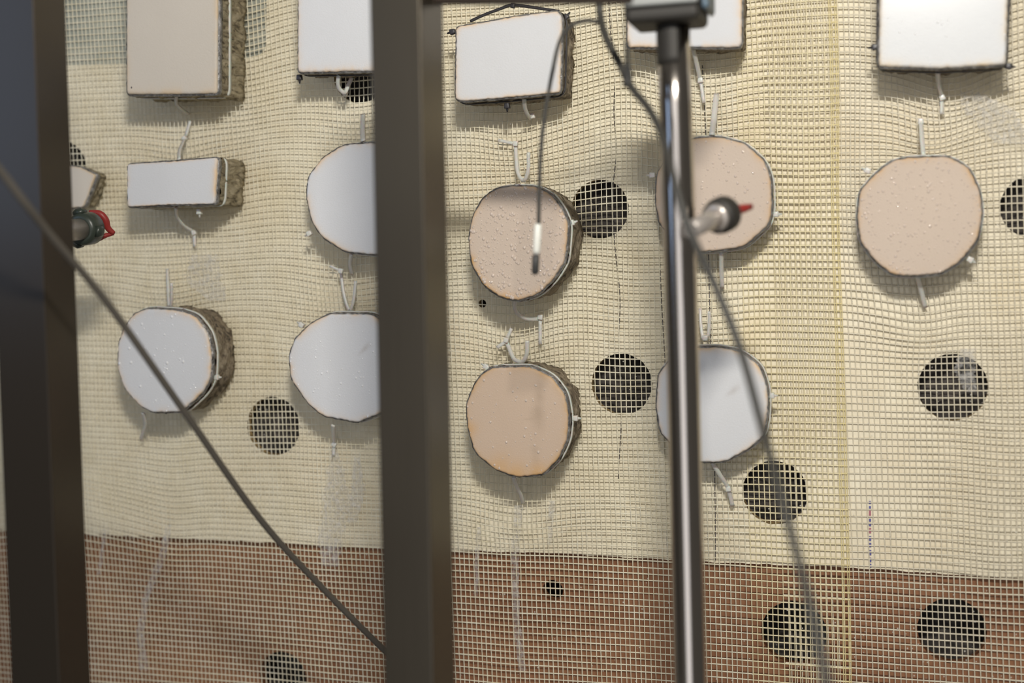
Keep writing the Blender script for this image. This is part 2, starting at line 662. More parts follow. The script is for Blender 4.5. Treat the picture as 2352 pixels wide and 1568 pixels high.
def make_net(name, x_left, x_right, label, flat, mats, selv, seed):
    r = np.random.default_rng(seed)
    sx, sz = 0.00388, 0.00515
    zt = XZ(1200, -70)[1] + .03
    zb_ = XZ(1200, 1700)[1] - .04
    # left and right borders follow the slight lean of the cloth: x = a + b z
    (xl0, zl0), (xl1, zl1) = XZ(*x_left[0]), XZ(*x_left[1])
    (xr0, zr0), (xr1, zr1) = XZ(*x_right[0]), XZ(*x_right[1])
    lean = (xr0 - xr1) / (zr0 - zr1)
    aR = xr0 - lean * zr0
    aL = xl0 - lean * zl0
    V, Fq, MI = [], [], []
    off = 0

    def add(pth, w, t, sel, twist):
        nonlocal off
        n = len(pth[0])
        p = np.stack(pth, -1)
        tg = np.gradient(p, axis=0)
        tg /= np.linalg.norm(tg, axis=1)[:, None]
        side = np.cross(tg, [0, -1.0, 0])
        side /= np.linalg.norm(side, axis=1)[:, None]
        nn = np.cross(side, tg)
        ww = (w * (1 + .10 * np.sin(np.arange(n) * .9 + twist)))[:, None]
        ring = np.stack([p + side * ww, p + nn * t, p - side * ww, p - nn * t], 1)
        V.append(ring.reshape(-1, 3))
        b_ = np.arange(n - 1) * 4
        for q in range(4):
            rr = (q + 1) % 4
            Fq.append(np.stack([b_ + q, b_ + rr, b_ + 4 + rr, b_ + 4 + q], -1) + off)
        MI.append(np.full((n - 1) * 4, sel))
        off += n * 4

    nv = int((aR - aL) / sx)
    zz = np.arange(zb_, zt, .0036)
    for i in range(nv + 1):
        c = aR - i * sx + r.normal(0, .00012)
        jit = .00022 * nz(zz * 30, zz * 0, 1, seed * 1000 + i)
        xx = c + lean * zz + jit
        x_, y_, z_ = net_field(xx, zz, flat)
        s = (1 if i * sx < .0065 else 2 if i * sx < .072 + r.normal(0, .004) else 0) if selv else 0
        w = r.uniform(.00034, .00044)
        add((x_, y_ + .00025 * np.sin(zz / sz * math.pi + i * math.pi), z_), w, .00034, s, i)
        if s == 1:  # selvedge yarns are doubled
            x_, y_, z_ = net_field(xx + sx * .35, zz, flat)
            add((x_, y_, z_), w * .8, .0003, 1, i)
    nh = int((zt - zb_) / sz)
    slope = -.004
    for j in range(nh + 1):
        z_c = zb_ + j * sz + r.normal(0, .00015)
        xl, xr = aL + lean * z_c, aR + lean * z_c
        xx = np.arange(xl - .001, xr + .002, .0042)
        jit = .0003 * nz(xx * 25, xx * 0, 1, seed * 2000 + j)
        x_, y_, z_ = net_field(xx, z_c + slope * xx + jit, flat)
        w = r.uniform(.00046, .00058)
        add((x_, y_ + .0002, z_), w, .00032, 0, j)
        if selv:
            MI[-1] = np.tile(np.where(xx[:-1] > xr - .0065, 1, np.where(xx[:-1] > xr - .072, 2, 0)), 4)
    V = np.concatenate(V)
    Fq_ = np.concatenate(Fq)
    # faces were added q by q, so the material index repeats the same way
    MI = np.concatenate(MI)
    n = len(Fq_)
    me = bpy.data.meshes.new(name)
    org = V.mean(0)
    me.vertices.add(len(V))
    me.vertices.foreach_set('co', (V - org).ravel())
    me.loops.add(n * 4)
    me.loops.foreach_set('vertex_index', Fq_.ravel())
    me.polygons.add(n)
    me.polygons.foreach_set('loop_start', np.arange(n) * 4)
    me.polygons.foreach_set('loop_total', np.full(n, 4))
    me.polygons.foreach_set('use_smooth', np.ones(n, bool))
    for x in mats:
        me.materials.append(x)
    me.polygons.foreach_set('material_index', MI.astype(np.int32))
    me.update(calc_edges=True)
    o = bpy.data.objects.new(name, me)
    COL.objects.link(o)
    o.location = org.tolist()
    tag(o, label, 'mesh net')
    return o


net_a = make_net('glass_fibre_net', [(-120, 0), (-120, 1500)], [(1917, 60), (1950, 1500)],
                 'cream glass fibre net with a yellow edge covering the panel from left to its selvedge', 1.2, [m_net, m_selv, m_net_y], True, 3)
net_b = make_net('glass_fibre_net', [(1748, 60), (1782, 1500)], [(2480, 60), (2520, 1500)],
                 'paler glass fibre net tucked under the yellow edge and covering the right side', -1.4, [m_net_r, m_net_r], False, 9)


def on_net(px, py, extra=1.5):
    """a point just in front of the net at a picture place"""
    x, z = XZ(px, py, .004)
    X_, Y_, Z_ = net_field(np.array([x]), np.array([z]), 0)
    return P(px, py, float(-Y_[0]) + extra * PX)


# water on the nets: fine drops and films
def dome(V, Fc, c, nrm, r, flat=.6, rings=3, k=7):
    nrm = Vector(nrm).normalized()
    s = nrm.cross(Vector((0, 0, 1)))
    s.normalize()
    t = s.cross(nrm)
    base = len(V)
    V.append(Vector(c) + nrm * r * flat)
    for i in range(1, rings + 1):
        a = i / rings * math.pi / 2
        for j in range(k):
            b_ = 2 * math.pi * j / k
            V.append(Vector(c) + nrm * (r * flat * math.cos(a)) + (s * math.cos(b_) + t * math.sin(b_) * 1.12) * r * math.sin(a))
    for j in range(k):
        Fc.append((base, base + 1 + j, base + 1 + (j + 1) % k))
    for i in range(rings - 1):
        for j in range(k):
            q = (j + 1) % k
            Fc.append((base + 1 + i * k + j, base + 1 + (i + 1) * k + j, base + 1 + (i + 1) * k + q, base + 1 + i * k + q))


for net, xr, nn_ in ((net_a, (160, 1935), 1500), (net_b, (1950, 2352), 450)):
    V, Fc = [], []
    for _ in range(nn_):
        px, py = random.uniform(*xr), random.uniform(0, 1568)
        dome(V, Fc, on_net(px, py, 1.5), (0, -1, 0), random.uniform(.6, 1.9) * PX, .8)
    o = build('water_droplets', V, Fc, m_drop_net, net)
    o['kind'] = 'stuff'


def film(pts, wpx, parent, seed=0):
    """thin wet-looking sheet on the net, for water and for hazy patches; pts in the picture, wpx half widths"""
    V, Fc = [], []
    r = random.Random(seed)
    n = 40
    xs = np.interp(np.linspace(0, 1, n), np.linspace(0, 1, len(pts)), [p[0] for p in pts])
    ys = np.interp(np.linspace(0, 1, n), np.linspace(0, 1, len(pts)), [p[1] for p in pts])
    ws = np.interp(np.linspace(0, 1, n), np.linspace(0, 1, len(wpx)), wpx)
    k = 7
    for i in range(n):
        w = ws[i] * r.uniform(.8, 1.15)
        for j in range(k):
            V.append(on_net(xs[i] + w * (j / (k - 1) * 2 - 1), ys[i], 1.2 + r.uniform(0, 1.2)))
    for i in range(n - 1):
        for j in range(k - 1):
            a = i * k + j
            Fc.append((a, a + 1, a + k + 1, a + k))
    return build('water_haze_film', V, Fc, m_film, parent)


film([(768, 1030), (775, 1150), (758, 1235), (760, 1300)], [8, 34, 30, 16], net_a, 1)
film([(820, 1050), (822, 1130), (808, 1200)], [6, 18, 10], net_a, 2)
film([(388, 1205), (372, 1280), (335, 1370), (322, 1450), (330, 1540)], [7, 9, 8, 9, 10], net_a, 3)
film([(240, 1215), (235, 1270), (226, 1320)], [4, 5, 4], net_a, 4)
film([(1192, 1160), (1182, 1270), (1186, 1420), (1200, 1540)], [10, 9, 8, 9], net_a, 5)
film([(1100, 1210), (1096, 1280), (1092, 1370)], [5, 6, 4], net_a, 6)
film([(1268, 1150), (1262, 1250)], [8, 5], net_a, 7)
film([(2225, 210), (2270, 250), (2330, 330)], [20, 60, 40], net_b, 8)  # wet-looking film that hints at a soft hazy patch
film([(2225, 800), (2215, 850), (2230, 900)], [20, 24, 14], net_b, 9)
film([(470, 585), (465, 640), (500, 690)], [30, 45, 20], net_a, 10)  # film standing in for soft haze over the net


# ------------------------------------------------------------------ test pieces
def resample(poly, step):
    out = []
    for i in range(len(poly)):
        a, b_ = Vector(poly[i]), Vector(poly[(i + 1) % len(poly)])
        k = max(1, int(round((b_ - a).length / step)))
        for j in range(k):
            out.append(a.lerp(b_, j / k))
    return out


def smooth_poly(p, it=2):
    for _ in range(it):
        p = [(p[i - 1] + p[i] * 2 + p[(i + 1) % len(p)]) / 4 for i in range(len(p))]
    return p


def grow(p, d):
    """offset a clockwise or anticlockwise outline outwards by d"""
    n = len(p)
    area_ = sum(p[i - 1].x * p[i].y - p[i].x * p[i - 1].y for i in range(n))
    s = 1 if area_ > 0 else -1
    out = []
    for i in range(n):
        t = (p[(i + 1) % n] - p[i - 1])
        t.normalize()
        out.append(p[i] + Vector((t.y, -t.x)) * d * s)
    return out


def ring_shell(levels, close_front=False, close_back=True):
    V, Fc = [], []
    n = len(levels[0][0])
    for (p, d) in levels:
        for i, q in enumerate(p):
            dd = d[i] if isinstance(d, (list, tuple, np.ndarray)) else d
            V.append((q.x, -dd, q.y))
    for l in range(len(levels) - 1):
        for i in range(n):
            j = (i + 1) % n
            Fc.append((l * n + i, l * n + j, (l + 1) * n + j, (l + 1) * n + i))
    if close_back:
        Fc.append(tuple((len(levels) - 1) * n + i for i in range(n)))
    if close_front:
        Fc.append(tuple(range(n))[::-1])
    return V, Fc


SAMPLES = {}


def sample(key, name, poly_px, dfront, T, coatm, corem, label, cat, group, rough_core=2.2, smooth_it=2, stain=None,
           streaks=None, drops=0, ragged=.9, band=None, band_mat=None, droprange=(1.0, 3.6), inset=2.0, seal=3.0, tiltx=0.0):
    """poly_px: outline of the coated face in the picture"""
    poly = [Vector((P(x, y, dfront).x, P(x, y, dfront).z)) for x, y in poly_px]
    poly = smooth_poly(resample(poly, .0022), smooth_it)
    rr = random.Random(hash(key) % 1000 if False else sum(map(ord, key)))
    c = sum(poly, Vector((0, 0))) / len(poly)
    n = len(poly)
    face = [q + (q - c).normalized() * rr.uniform(-ragged, ragged) * PX for q in poly]
    root = empty(name, (c.x, -(dfront - T), c.y), label, cat, group)
    # coated face: rings from the rim to the middle
    V, Fc, rim, st, sk = [], [], [], [], []
    fr = [1, .985, .965, .94, .90, .84, .75, .62, .45, .25]
    cpx, cpy = proj((c.x, -dfront, c.y))
    dep = [-1.0, -.15] + [0] * 8
    for k, s in enumerate(fr):
        for q in face:
            w = c + (q - c) * s
            V.append((w.x, -(dfront + dep[k] * .0012), w.y))
            rim.append([1, .95, .7, .38, .15, .03, 0, 0, 0, 0][k])
            px, py = proj((w.x, -dfront, w.y))
            v = 0
            if stain:
                for (sx_, sy_, sr, sa) in stain:
                    v = max(v, sa * math.exp(-(((px - sx_) ** 2 + (py - sy_) ** 2) / sr ** 2)))
            st.append(v)
            v = 0
            if streaks:
                for (sx_, sy_, wx_, wy_, sa) in streaks:
                    v = max(v, sa * math.exp(-((px - sx_) / wx_) ** 2 - ((py - sy_) / wy_) ** 2))
            sk.append(v)
    V.append((c.x, -dfront, c.y))
    rim.append(0); st.append(0); sk.append(0)
    # finer inside grid so that stains have a shape
    n0 = n
    for k in range(len(fr) - 1):
        for i in range(n0):
            j = (i + 1) % n0
            Fc.append((k * n0 + i, k * n0 + j, (k + 1) * n0 + j, (k + 1) * n0 + i))
    last = (len(fr) - 1) * n0
    for i in range(n0):
        Fc.append((last + i, last + (i + 1) % n0, len(V) - 1))
    # back rim of the coating
    b0 = len(V)
    for q in face:
        V.append((q.x, -(dfront - .0028), q.y))
        rim.append(1); st.append(0); sk.append(0)
    for i in range(n0):
        j = (i + 1) % n0
        Fc.append((b0 + i, b0 + j, j, i))
    build('coated_face', V, Fc, coatm, root, attrs={'rim': rim, 'stain': st, 'streak': sk})
    # membrane round the rim
    g1 = [q + (q - c).normalized() * rr.uniform(-1.0, 1.0) * PX for q in grow(poly, seal * PX)]
    g0 = grow(poly, -2 * PX)
    g2 = [q + (q - c).normalized() * rr.uniform(-1.2, 1.2) * PX for q in grow(poly, (seal + .5) * PX)]
    V, Fc = ring_shell([(g0, dfront - .0018), (g1, [dfront - .0022 + rr.uniform(-.0006, .0004) for _ in g1]), (g2, dfront - .004),
                        (g1, dfront - .0065), (g0, dfront - .007)])
    build('membrane_edge', V, Fc, m_seal, root)
    # rough core
    lv = []
    K = 9
    for k in range(K):
        t = k / (K - 1)
        d = dfront - .006 - t * (T - .006)
        pp = grow(poly, -inset * PX)
        lv.append(([q + (q - c).normalized() * (rr.uniform(-rough_core, rough_core) + 1.2 * rough_core * math.sin(i * .55 + k * 1.3)) * PX
                    for i, q in enumerate(pp)], [d + rr.uniform(-.0006, .0006) for _ in pp]))
    V, Fc = ring_shell(lv)
    build('rough_core', V, Fc, corem, root)
    # water
    if drops:
        V, Fc = [], []
        xs = [q.x for q in poly]
        zs = [q.y for q in poly]
        pl = [(q.x, q.y) for q in grow(poly, -3 * PX)]
        while drops > 0:
            x, z = rr.uniform(min(xs), max(xs)), rr.uniform(min(zs), max(zs))
            if inside((x, z), pl):
                r_ = droprange[0] + (droprange[1] - droprange[0]) * rr.random() ** 3.2
                dome(V, Fc, (x, -dfront, z), (0, -1, 0), r_ * PX, .55, 3, 8)
                drops -= 1
        o = build('water_droplets', V, Fc, m_drop_white if coatm in (m_white, m_wetwhite) else m_drop_tan, root)
        o['kind'] = 'stuff'
    SAMPLES[key] = dict(root=root, poly=poly, c=c, d=dfront, T=T)
    return root


def strap_prof(w, t):
    return [(-w / 2, -t / 2), (w / 2, -t / 2), (w / 2, t / 2), (-w / 2, t / 2)]


GT = 'cable ties holding the test pieces to the net'


def tie_root(at, label, black=False):
    return empty('cable_tie', tuple(at), label, 'cable tie', GT)


def head_box(parent, c, direction, material, s=(12, 10, 9)):
    """the ratchet head, a small bevelled block"""
    dirv = Vector(direction).normalized()
    bm = bmesh.new()
    bmesh.ops.create_cube(bm, size=1)
    for v in bm.verts:
        v.co = Vector((v.co.x * s[0] * PX * (1 if v.co.z > 0 else .8), v.co.y * s[1] * PX, v.co.z * s[2] * PX))
    bmesh.ops.bevel(bm, geom=list(bm.edges), offset=2.2 * PX, segments=2, profile=.6, affect='EDGES')
    a = math.atan2(dirv.x, dirv.z)
    R = Matrix.Rotation(a, 3, 'Y')
    V = [R @ v.co + Vector(c) for v in bm.verts]
    bm.verts.index_update()
    Fc = [tuple(v.index for v in f.verts) for f in bm.faces]
    bm.free()
    return build('ratchet_head', V, Fc, material, parent)


def loop_tie(pts, d0, d1, label, head=None, tails=(), w=9, material=None, hs=(13, 10, 12)):
    """strap through picture points, distance from the panel going d0 -> d1; head at picture place"""
    material = material or m_tie
    n = len(pts)
    pp = [P(x, y, d0 + (d1 - d0) * i / max(1, n - 1)) for i, (x, y) in enumerate(pts)]
    root = tie_root(pp[0], label)
    path = catmull(pp, 7)
    V, Fc = sweep(path, strap_prof(w * PX, 3.5 * PX), upv=(0.15, -1, 0))
    build('strap', V, Fc, material, root)
    for tl in tails:
        dd = d1 if len(tl) < 3 or not isinstance(tl[2], float) else tl[2]
        q = [P(x, y, dd) for x, y in tl[:2]]
        V, Fc = sweep(catmull(q, 5), strap_prof(w * .85 * PX, 3 * PX), upv=(0.1, -1, .1))
        build('strap_tail', V, Fc, material, root)
    if head:
        hd = head[2] if len(head) > 2 else d1
        head_box(root, P(head[0], head[1], hd + .001), pp[-1] - pp[-2], material, hs)
    return root


def band_tie(key, label, back=.011, heads=(), material=None, w=9, out=5.0, sag=0.0):
    """tie round the rim of a test piece; heads: direction angle from its centre (degrees, 0 right, 90 up)"""
    material = material or m_tie
    S = SAMPLES[key]
    poly = smooth_poly(grow(S['poly'], out * PX), 3)
    d = S['d'] - back
    root = tie_root((poly[0].x, -d, poly[0].y), label)
    n = len(poly)
    path = [Vector((q.x, -(d + .0012 * math.sin(2 * math.pi * i / n + 1)), q.y)) for i, q in enumerate(poly)]
    V, Fc = [], []
    c = Vector((S['c'].x, 0, S['c'].y))
    k = 4
    for p in path:
        rad = Vector((p.x - c.x, 0, p.z - c.z)).normalized()
        for (a, b_) in ((-w / 2, -1.4), (w / 2, -1.4), (w / 2, 1.4), (-w / 2, 1.4)):
            V.append(p + Vector((0, 1, 0)) * a * PX + rad * b_ * PX)
    for i in range(n):
        j = (i + 1) % n
        for q in range(k):
            r = (q + 1) % k
            Fc.append((i * k + q, i * k + r, j * k + r, j * k + q))
    build('strap', V, Fc, material, root)
    for (px, py, dx, dy) in heads:
        q = P(px, py, d)
        head_box(root, q, (dx, 0, dy), material, (13, 12, 13))
        tip = q + Vector((dx, 0, dy)).normalized() * 14 * PX
        V, Fc = sweep([q, q.lerp(tip, .5), tip], strap_prof(6 * PX, 3 * PX), upv=(0, -1, 0), scales=[1.2, .9, .5])
        build('strap_tail', V, Fc, material, root)
    return root


GB, GD = 'rectangular test blocks', 'round test discs'
sample('A', 'test_block', [(290, -180), (500, -186), (497, 214), (400, 216), (290, 216)], .056, .044, m_beige, m_core_layered,
       'tall greyish beige coated block hanging highest at the left, fibrous side visible', 'test block', GB, smooth_it=1, inset=-2, seal=4, ragged=.5)
sample('B', 'test_block', [(684, -190), (905, -190), (900, 162), (760, 164), (683, 166)], .050, .036, m_white, m_core,
       'large white coated block cut off by the top edge and middle steel post', 'test block', GB, smooth_it=1)
sample('C', 'test_block', [(1047, 62), (1180, 38), (1280, 25), (1290, 40), (1285, 212), (1180, 222), (1060, 232), (1045, 226)], .050, .036, m_white,
       m_core, 'tilted white coated block strapped with black cable ties above the drop-covered tan disc', 'test block', GB, smooth_it=1, inset=-1)
sample('D', 'test_block', [(1440, -200), (1704, -200), (1703, 100), (1697, 108), (1440, 108)], .044, .030, m_white, m_core,
       'white coated block half hidden behind the dark pole clamp', 'test block', GB, smooth_it=1)
sample('E', 'test_block', [(2024, -200), (2322, -200), (2310, 148), (2160, 156), (2018, 152)], .050, .036, m_wetwhite, m_core,
       'wet glossy white coated block in the upper right corner', 'test block', GB, smooth_it=1, drops=140, droprange=(.8, 2.4))
sample('F', 'test_slab', [(291, 377), (400, 370), (498, 362), (492, 468), (380, 470), (291, 475)], .056, .044, m_white, m_core_layered,
       'low wide white coated slab below the beige block', 'test block', GB, smooth_it=1, inset=-2, seal=3)
sample('O', 'test_block', [(110, 376), (182, 384), (219, 402), (204, 440), (190, 475), (110, 480)], .030, .018, m_beige, m_core_layered,
       'small grey-beige piece mostly hidden behind the left steel post', 'test block', GB, smooth_it=1)
sample('G', 'test_disc', [(785, 334), (850, 327), (920, 345), (955, 390), (968, 450), (955, 520), (915, 570), (860, 585), (790, 577), (742, 547),
                          (715, 510), (702, 450), (707, 405), (740, 362)], .044, .032, m_white, m_core,
       'white coated disc below the large white block, right side hidden by the middle post', 'test disc', GD, smooth_it=3)
sample('H', 'test_disc', [(1165, 428), (1225, 428), (1262, 445), (1290, 480), (1304, 515), (1300, 560), (1296, 600), (1270, 640), (1235, 675),
                          (1190, 690), (1150, 683), (1110, 655), (1082, 605), (1076, 550), (1083, 500), (1108, 455), (1135, 435)], .054, .042,
       m_tan, m_core, 'tan coated disc thick with water drops, orange stain at its lower left rim', 'test disc', GD, smooth_it=3,
       stain=[(1078, 600, 13, .95), (1100, 655, 15, 1.0), (1130, 682, 16, .95), (1160, 690, 16, .9), (1190, 694, 16, .6), (1086, 630, 14, 1), (1114, 670, 15, 1)], drops=760, droprange=(1.1, 4.6), inset=-3)
sample('I', 'test_disc', [(1590, 318), (1650, 314), (1710, 330), (1755, 370), (1770, 410), (1772, 480), (1765, 515), (1710, 565), (1650, 575),
                          (1600, 577), (1550, 550), (1515, 515), (1505, 460), (1508, 400), (1540, 345)], .036, .024, m_tan, m_core,
       'tan coated disc behind the polished pole and its red-tipped nozzle', 'test disc', GD, smooth_it=3, drops=300)
sample('J', 'test_disc', [(2085, 362), (2180, 360), (2225, 385), (2250, 440), (2256, 490), (2245, 550), (2205, 600), (2160, 628), (2100, 633),
                          (2050, 631), (2010, 598), (1977, 555), (1970, 500), (1975, 440), (2010, 400), (2048, 370)], .038, .026, m_tan, m_core,
       'tan coated disc with water drops below the wet white block at the right', 'test disc', GD, smooth_it=3, drops=560)
sample('K', 'test_disc', [(335, 709), (405, 713), (445, 725), (475, 765), (484, 810), (481, 870), (460, 905), (415, 945), (350, 947), (320, 932),
                          (285, 893), (269, 845), (270, 790), (285, 750), (305, 722)], .050, .038, m_white, m_core,
       'white coated disc crossed by the diagonal cable at the left', 'test disc', GD, smooth_it=3, drops=120, inset=-2, droprange=(.8, 4))
sample('L', 'test_disc', [(755, 721), (850, 722), (895, 750), (925, 800), (930, 860), (915, 910), (880, 945), (820, 970), (740, 955), (705, 925),
                          (668, 872), (662, 820), (675, 780), (710, 745)], .046, .034, m_white, m_core,
       'white coated disc beside the lone dark hole, right side hidden by the middle post', 'test disc', GD, smooth_it=3, drops=150,
       droprange=(.8, 3.2), streaks=[(838, 805, 4, 14, .35)])
sample('M', 'test_disc', [(1130, 845), (1215, 843), (1265, 865), (1296, 905), (1305, 960), (1301, 1010), (1280, 1055), (1245, 1090), (1185, 1095),
                          (1140, 1080), (1090, 1040), (1073, 980), (1070, 930), (1090, 880), (1108, 857)], .050, .038, m_tan_dark, m_core,
       'brownish tan coated disc with a small grey blemish and dark streaks', 'test disc', GD, smooth_it=3, drops=150, inset=-2,
       stain=[(1150, 1075, 30, .45), (1185, 1090, 30, .5), (1235, 1085, 24, .5), (1078, 985, 16, .5)],
       streaks=[(1199, 962, 7, 6, .9), (1219, 962, 4, 4, .5), (1238, 935, 9, 50, .42), (1230, 1040, 7, 30, .25)])
sample('N', 'test_disc', [(1580, 800), (1650, 798), (1700, 808), (1745, 842), (1762, 895), (1762, 950), (1754, 1000), (1720, 1030), (1665, 1060),
                          (1610, 1062), (1560, 1040), (1515, 990), (1507, 930), (1512, 860), (1540, 825)], .036, .024, m_white, m_core,
       'white coated disc low behind the polished pole', 'test disc', GD, smooth_it=3, streaks=[(1683, 900, 4, 8, .4)])

# ties round the rims
band_tie('K', 'white cable tie strapped round the disc crossed by the diagonal cable', .0095, [(497, 866, 1, 0)])
band_tie('H', 'white cable tie strapped round the tan disc with the orange stain', .0095, [(1313, 512, 1, .3)])
band_tie('M', 'white cable tie strapped round the brownish disc with dark streaks', .0095, [(1321, 960, 1, 0), (1117, 842, -1, .6)])
band_tie('L', 'white cable tie strapped round the white disc beside the lone dark hole', .012, [(693, 746, -1, .6)])
band_tie('G', 'white cable tie strapped round the white disc under the large white block', .012, [(711, 536, -1, -.5)])
band_tie('I', 'white cable tie strapped round the tan disc behind the polished pole', .010, [(1499, 402, -1, 0), (1781, 492, 1, 0)])
band_tie('J', 'white cable tie strapped round the tan disc at the right', .010, [(1993, 392, -1, .5), (2228, 596, 1, -.6)])
band_tie('N', 'white cable tie strapped round the low white disc behind the polished pole', .010, [(1772, 908, 1, 0)])
band_tie('A', 'white cable tie strapped round the tall beige block', .018, [(508, 207, .3, -1)], w=12, out=4)
band_tie('F', 'white cable tie strapped round the low wide white slab', .014, [(458, 486, 0, -1)], w=9, out=4)
band_tie('C', 'black cable tie strapped round the tilted white block', .010, [(1040, 73, -1, -.2), (1300, 40, .8, .9), (1165, 243, 0, -1)],
         material=m_tie_black)
band_tie('B', 'black cable tie strapped round the large white block', .010, [(688, 178, 0, -1)], material=m_tie_black)
band_tie('E', 'black cable tie strapped round the wet white block', .010, [(2010, 108, -1, -.1), (2316, 152, 1, -.2)], material=m_tie_black)

# hanging loops
loop_tie([(1080, 49), (1110, 35), (1150, 20), (1178, 12), (1230, 18), (1285, 26)], .044, .044,
         'black cable tie forming a flat triangle over the tilted white block', (1178, 13), w=6, material=m_tie_black, hs=(12, 8, 10))
loop_tie([(405, 218), (405, 238), (418, 252), (432, 262)], .045, .012, 'short white cable tie curling under the tall beige block')
loop_tie([(411, 366), (413, 345), (419, 330), (424, 318)], .045, .012, 'white cable tie holding the top of the low wide white slab', (424, 318),
         [((427, 312), (437, 278))])
loop_tie([(404, 478), (407, 497), (422, 518), (443, 531)], .045, .012, 'white cable tie curving down below the low wide white slab', (446, 534),
         [((446, 534), (447, 566))])
loop_tie([(778, 172), (776, 190), (780, 204), (792, 212), (799, 198), (808, 178)], .040, .020,
         'white cable tie looped in front of the hole under the large white block', (793, 214))
loop_tie([(834, 262), (833, 290), (834, 324)], .012, .036, 'white cable tie above the upper half-hidden white disc', w=11)
loop_tie([(807, 584), (804, 606), (808, 630)], .036, .012, 'white cable tie under the upper half-hidden white disc')
loop_tie([(783, 622), (786, 650), (792, 684), (803, 712), (812, 690), (817, 645)], .012, .020,
         'white cable tie looped above the white disc beside the lone hole', (783, 622), [((783, 622), (758, 610))], w=7)
loop_tie([(765, 976), (766, 1000), (768, 1018)], .038, .010, 'white cable tie under the white disc beside the lone hole', (768, 1020),
         [((767, 1022), (766, 1046))])
loop_tie([(1204, 228), (1206, 248), (1212, 264), (1220, 272)], .042, .016, 'white cable tie with bright head under the tilted white block', (1223, 266))
loop_tie([(1184, 332), (1186, 365), (1190, 398), (1203, 414), (1213, 392), (1214, 350)], .014, .030,
         'white cable tie loop hanging the tan disc with the orange stain', (1184, 330, .015), [((1183, 330), (1145, 322), .013)], w=8)
loop_tie([(1183, 688), (1182, 704), (1190, 720), (1208, 731), (1238, 732)], .044, .014,
         'white cable tie curling under the tan disc with the orange stain', (1241, 728), [((1241, 735), (1241, 790))])
loop_tie([(1163, 783), (1172, 805), (1182, 825), (1200, 830), (1210, 812), (1211, 782)], .016, .030,
         'white cable tie with round head above the brownish streaked disc', (1163, 781, .017), [((1163, 781), (1175, 754), .014), ((1160, 785), (1142, 798), .018)])
loop_tie([(1180, 1096), (1188, 1118), (1197, 1138), (1202, 1156)], .040, .010, 'white cable tie under the brownish streaked disc')
loop_tie([(1592, 112), (1600, 145), (1609, 184)], .036, .012, 'white cable tie under the block behind the pole clamp', (1609, 184),
         [((1610, 188), (1617, 236))])
loop_tie([(1646, 215), (1641, 260), (1635, 310)], .010, .030, 'broad white cable tie above the tan disc behind the pole', w=12)
loop_tie([(1657, 578), (1657, 615), (1659, 662)], .028, .008, 'white cable tie under the tan disc behind the pole')
loop_tie([(1608, 708), (1610, 745), (1616, 778), (1626, 772), (1629, 745), (1629, 715)], .010, .024,
         'white cable tie looped above the low white disc behind the pole', (1620, 776, .022), w=7)
loop_tie([(1636, 1062), (1655, 1092), (1672, 1120), (1683, 1162)], .028, .006, 'white cable tie slanting under the low white disc behind the pole', (1673, 1122, .012))
loop_tie([(2153, 154), (2156, 190), (2164, 222)], .042, .010, 'white cable tie under the wet white block at the right', (2164, 224),
         [((2163, 228), (2163, 262))])
loop_tie([(2115, 276), (2117, 310), (2121, 356)], .010, .030, 'white cable tie above the tan disc at the right', (2115, 278, .011))
loop_tie([(2106, 632), (2114, 660), (2126, 706)], .030, .008, 'white cable tie under the tan disc at the right')
loop_tie([(384, 618), (386, 660), (389, 708), (394, 690), (394, 650)], .012, .036, 'white doubled cable tie above the disc crossed by the diagonal cable', w=7)
loop_tie([(329, 948), (334, 972), (330, 990), (324, 1008)], .038, .010, 'white cable tie curling under the disc crossed by the diagonal cable')

# dark threads hanging down the panel and pen marks
q = P(302, 201, .056)
V, Fc = [], []
dome(V, Fc, q + Vector((0, .0001, 0)), (0, -1, 0), 2.4 * PX, .35, 3, 10)
build('dark_speck', V, Fc, m_thread, SAMPLES['A']['root'])
GTH = 'dark threads on the panel'


def thread(pts, label):
    o = tube('thread', [P(x, y, .0018) for x, y in pts], 1.0 * PX, m_thread, None, 6, 8)
    tag(o, label, 'thread', GTH)


thread([(1398, 0), (1403, 80), (1412, 160), (1410, 260), (1416, 340), (1408, 440), (1412, 560), (1424, 680), (1422, 780), (1428, 930), (1420, 1100)],
       'thin dark thread running down past the two holes right of the tan discs')
thread([(1512, 430), (1514, 560), (1520, 700), (1528, 860), (1524, 1000), (1530, 1150), (1533, 1278)], 'thin dark thread running beside the polished pole')
thread([(1613, 150), (1618, 250), (1622, 350), (1630, 700), (1640, 1050), (1643, 1180), (1643, 1286)], 'thin dark thread running behind the discs right of the pole')
root = empty('pen_line', tuple(P(1998, 1300, .0005)), 'dashed blue and red pen line drawn on the cream panel right of the yellow edge', 'pen mark')
y = 1150
rr = random.Random(4)
while y < 1306:
    l = rr.uniform(5, 13)
    x = 1998 + (y - 1150) * .008
    a, b_ = P(x, y, 0), P(x, y + l, 0)
    bev = .00018
    bevel_box('pen_dash', (a.x - 2.3 * PX, -.0006, b_.z), (a.x + 2.3 * PX, .0001, a.z), bev, m_blue if rr.random() < .75 else m_red, root, seg=1)
    y += l + rr.uniform(3, 7)


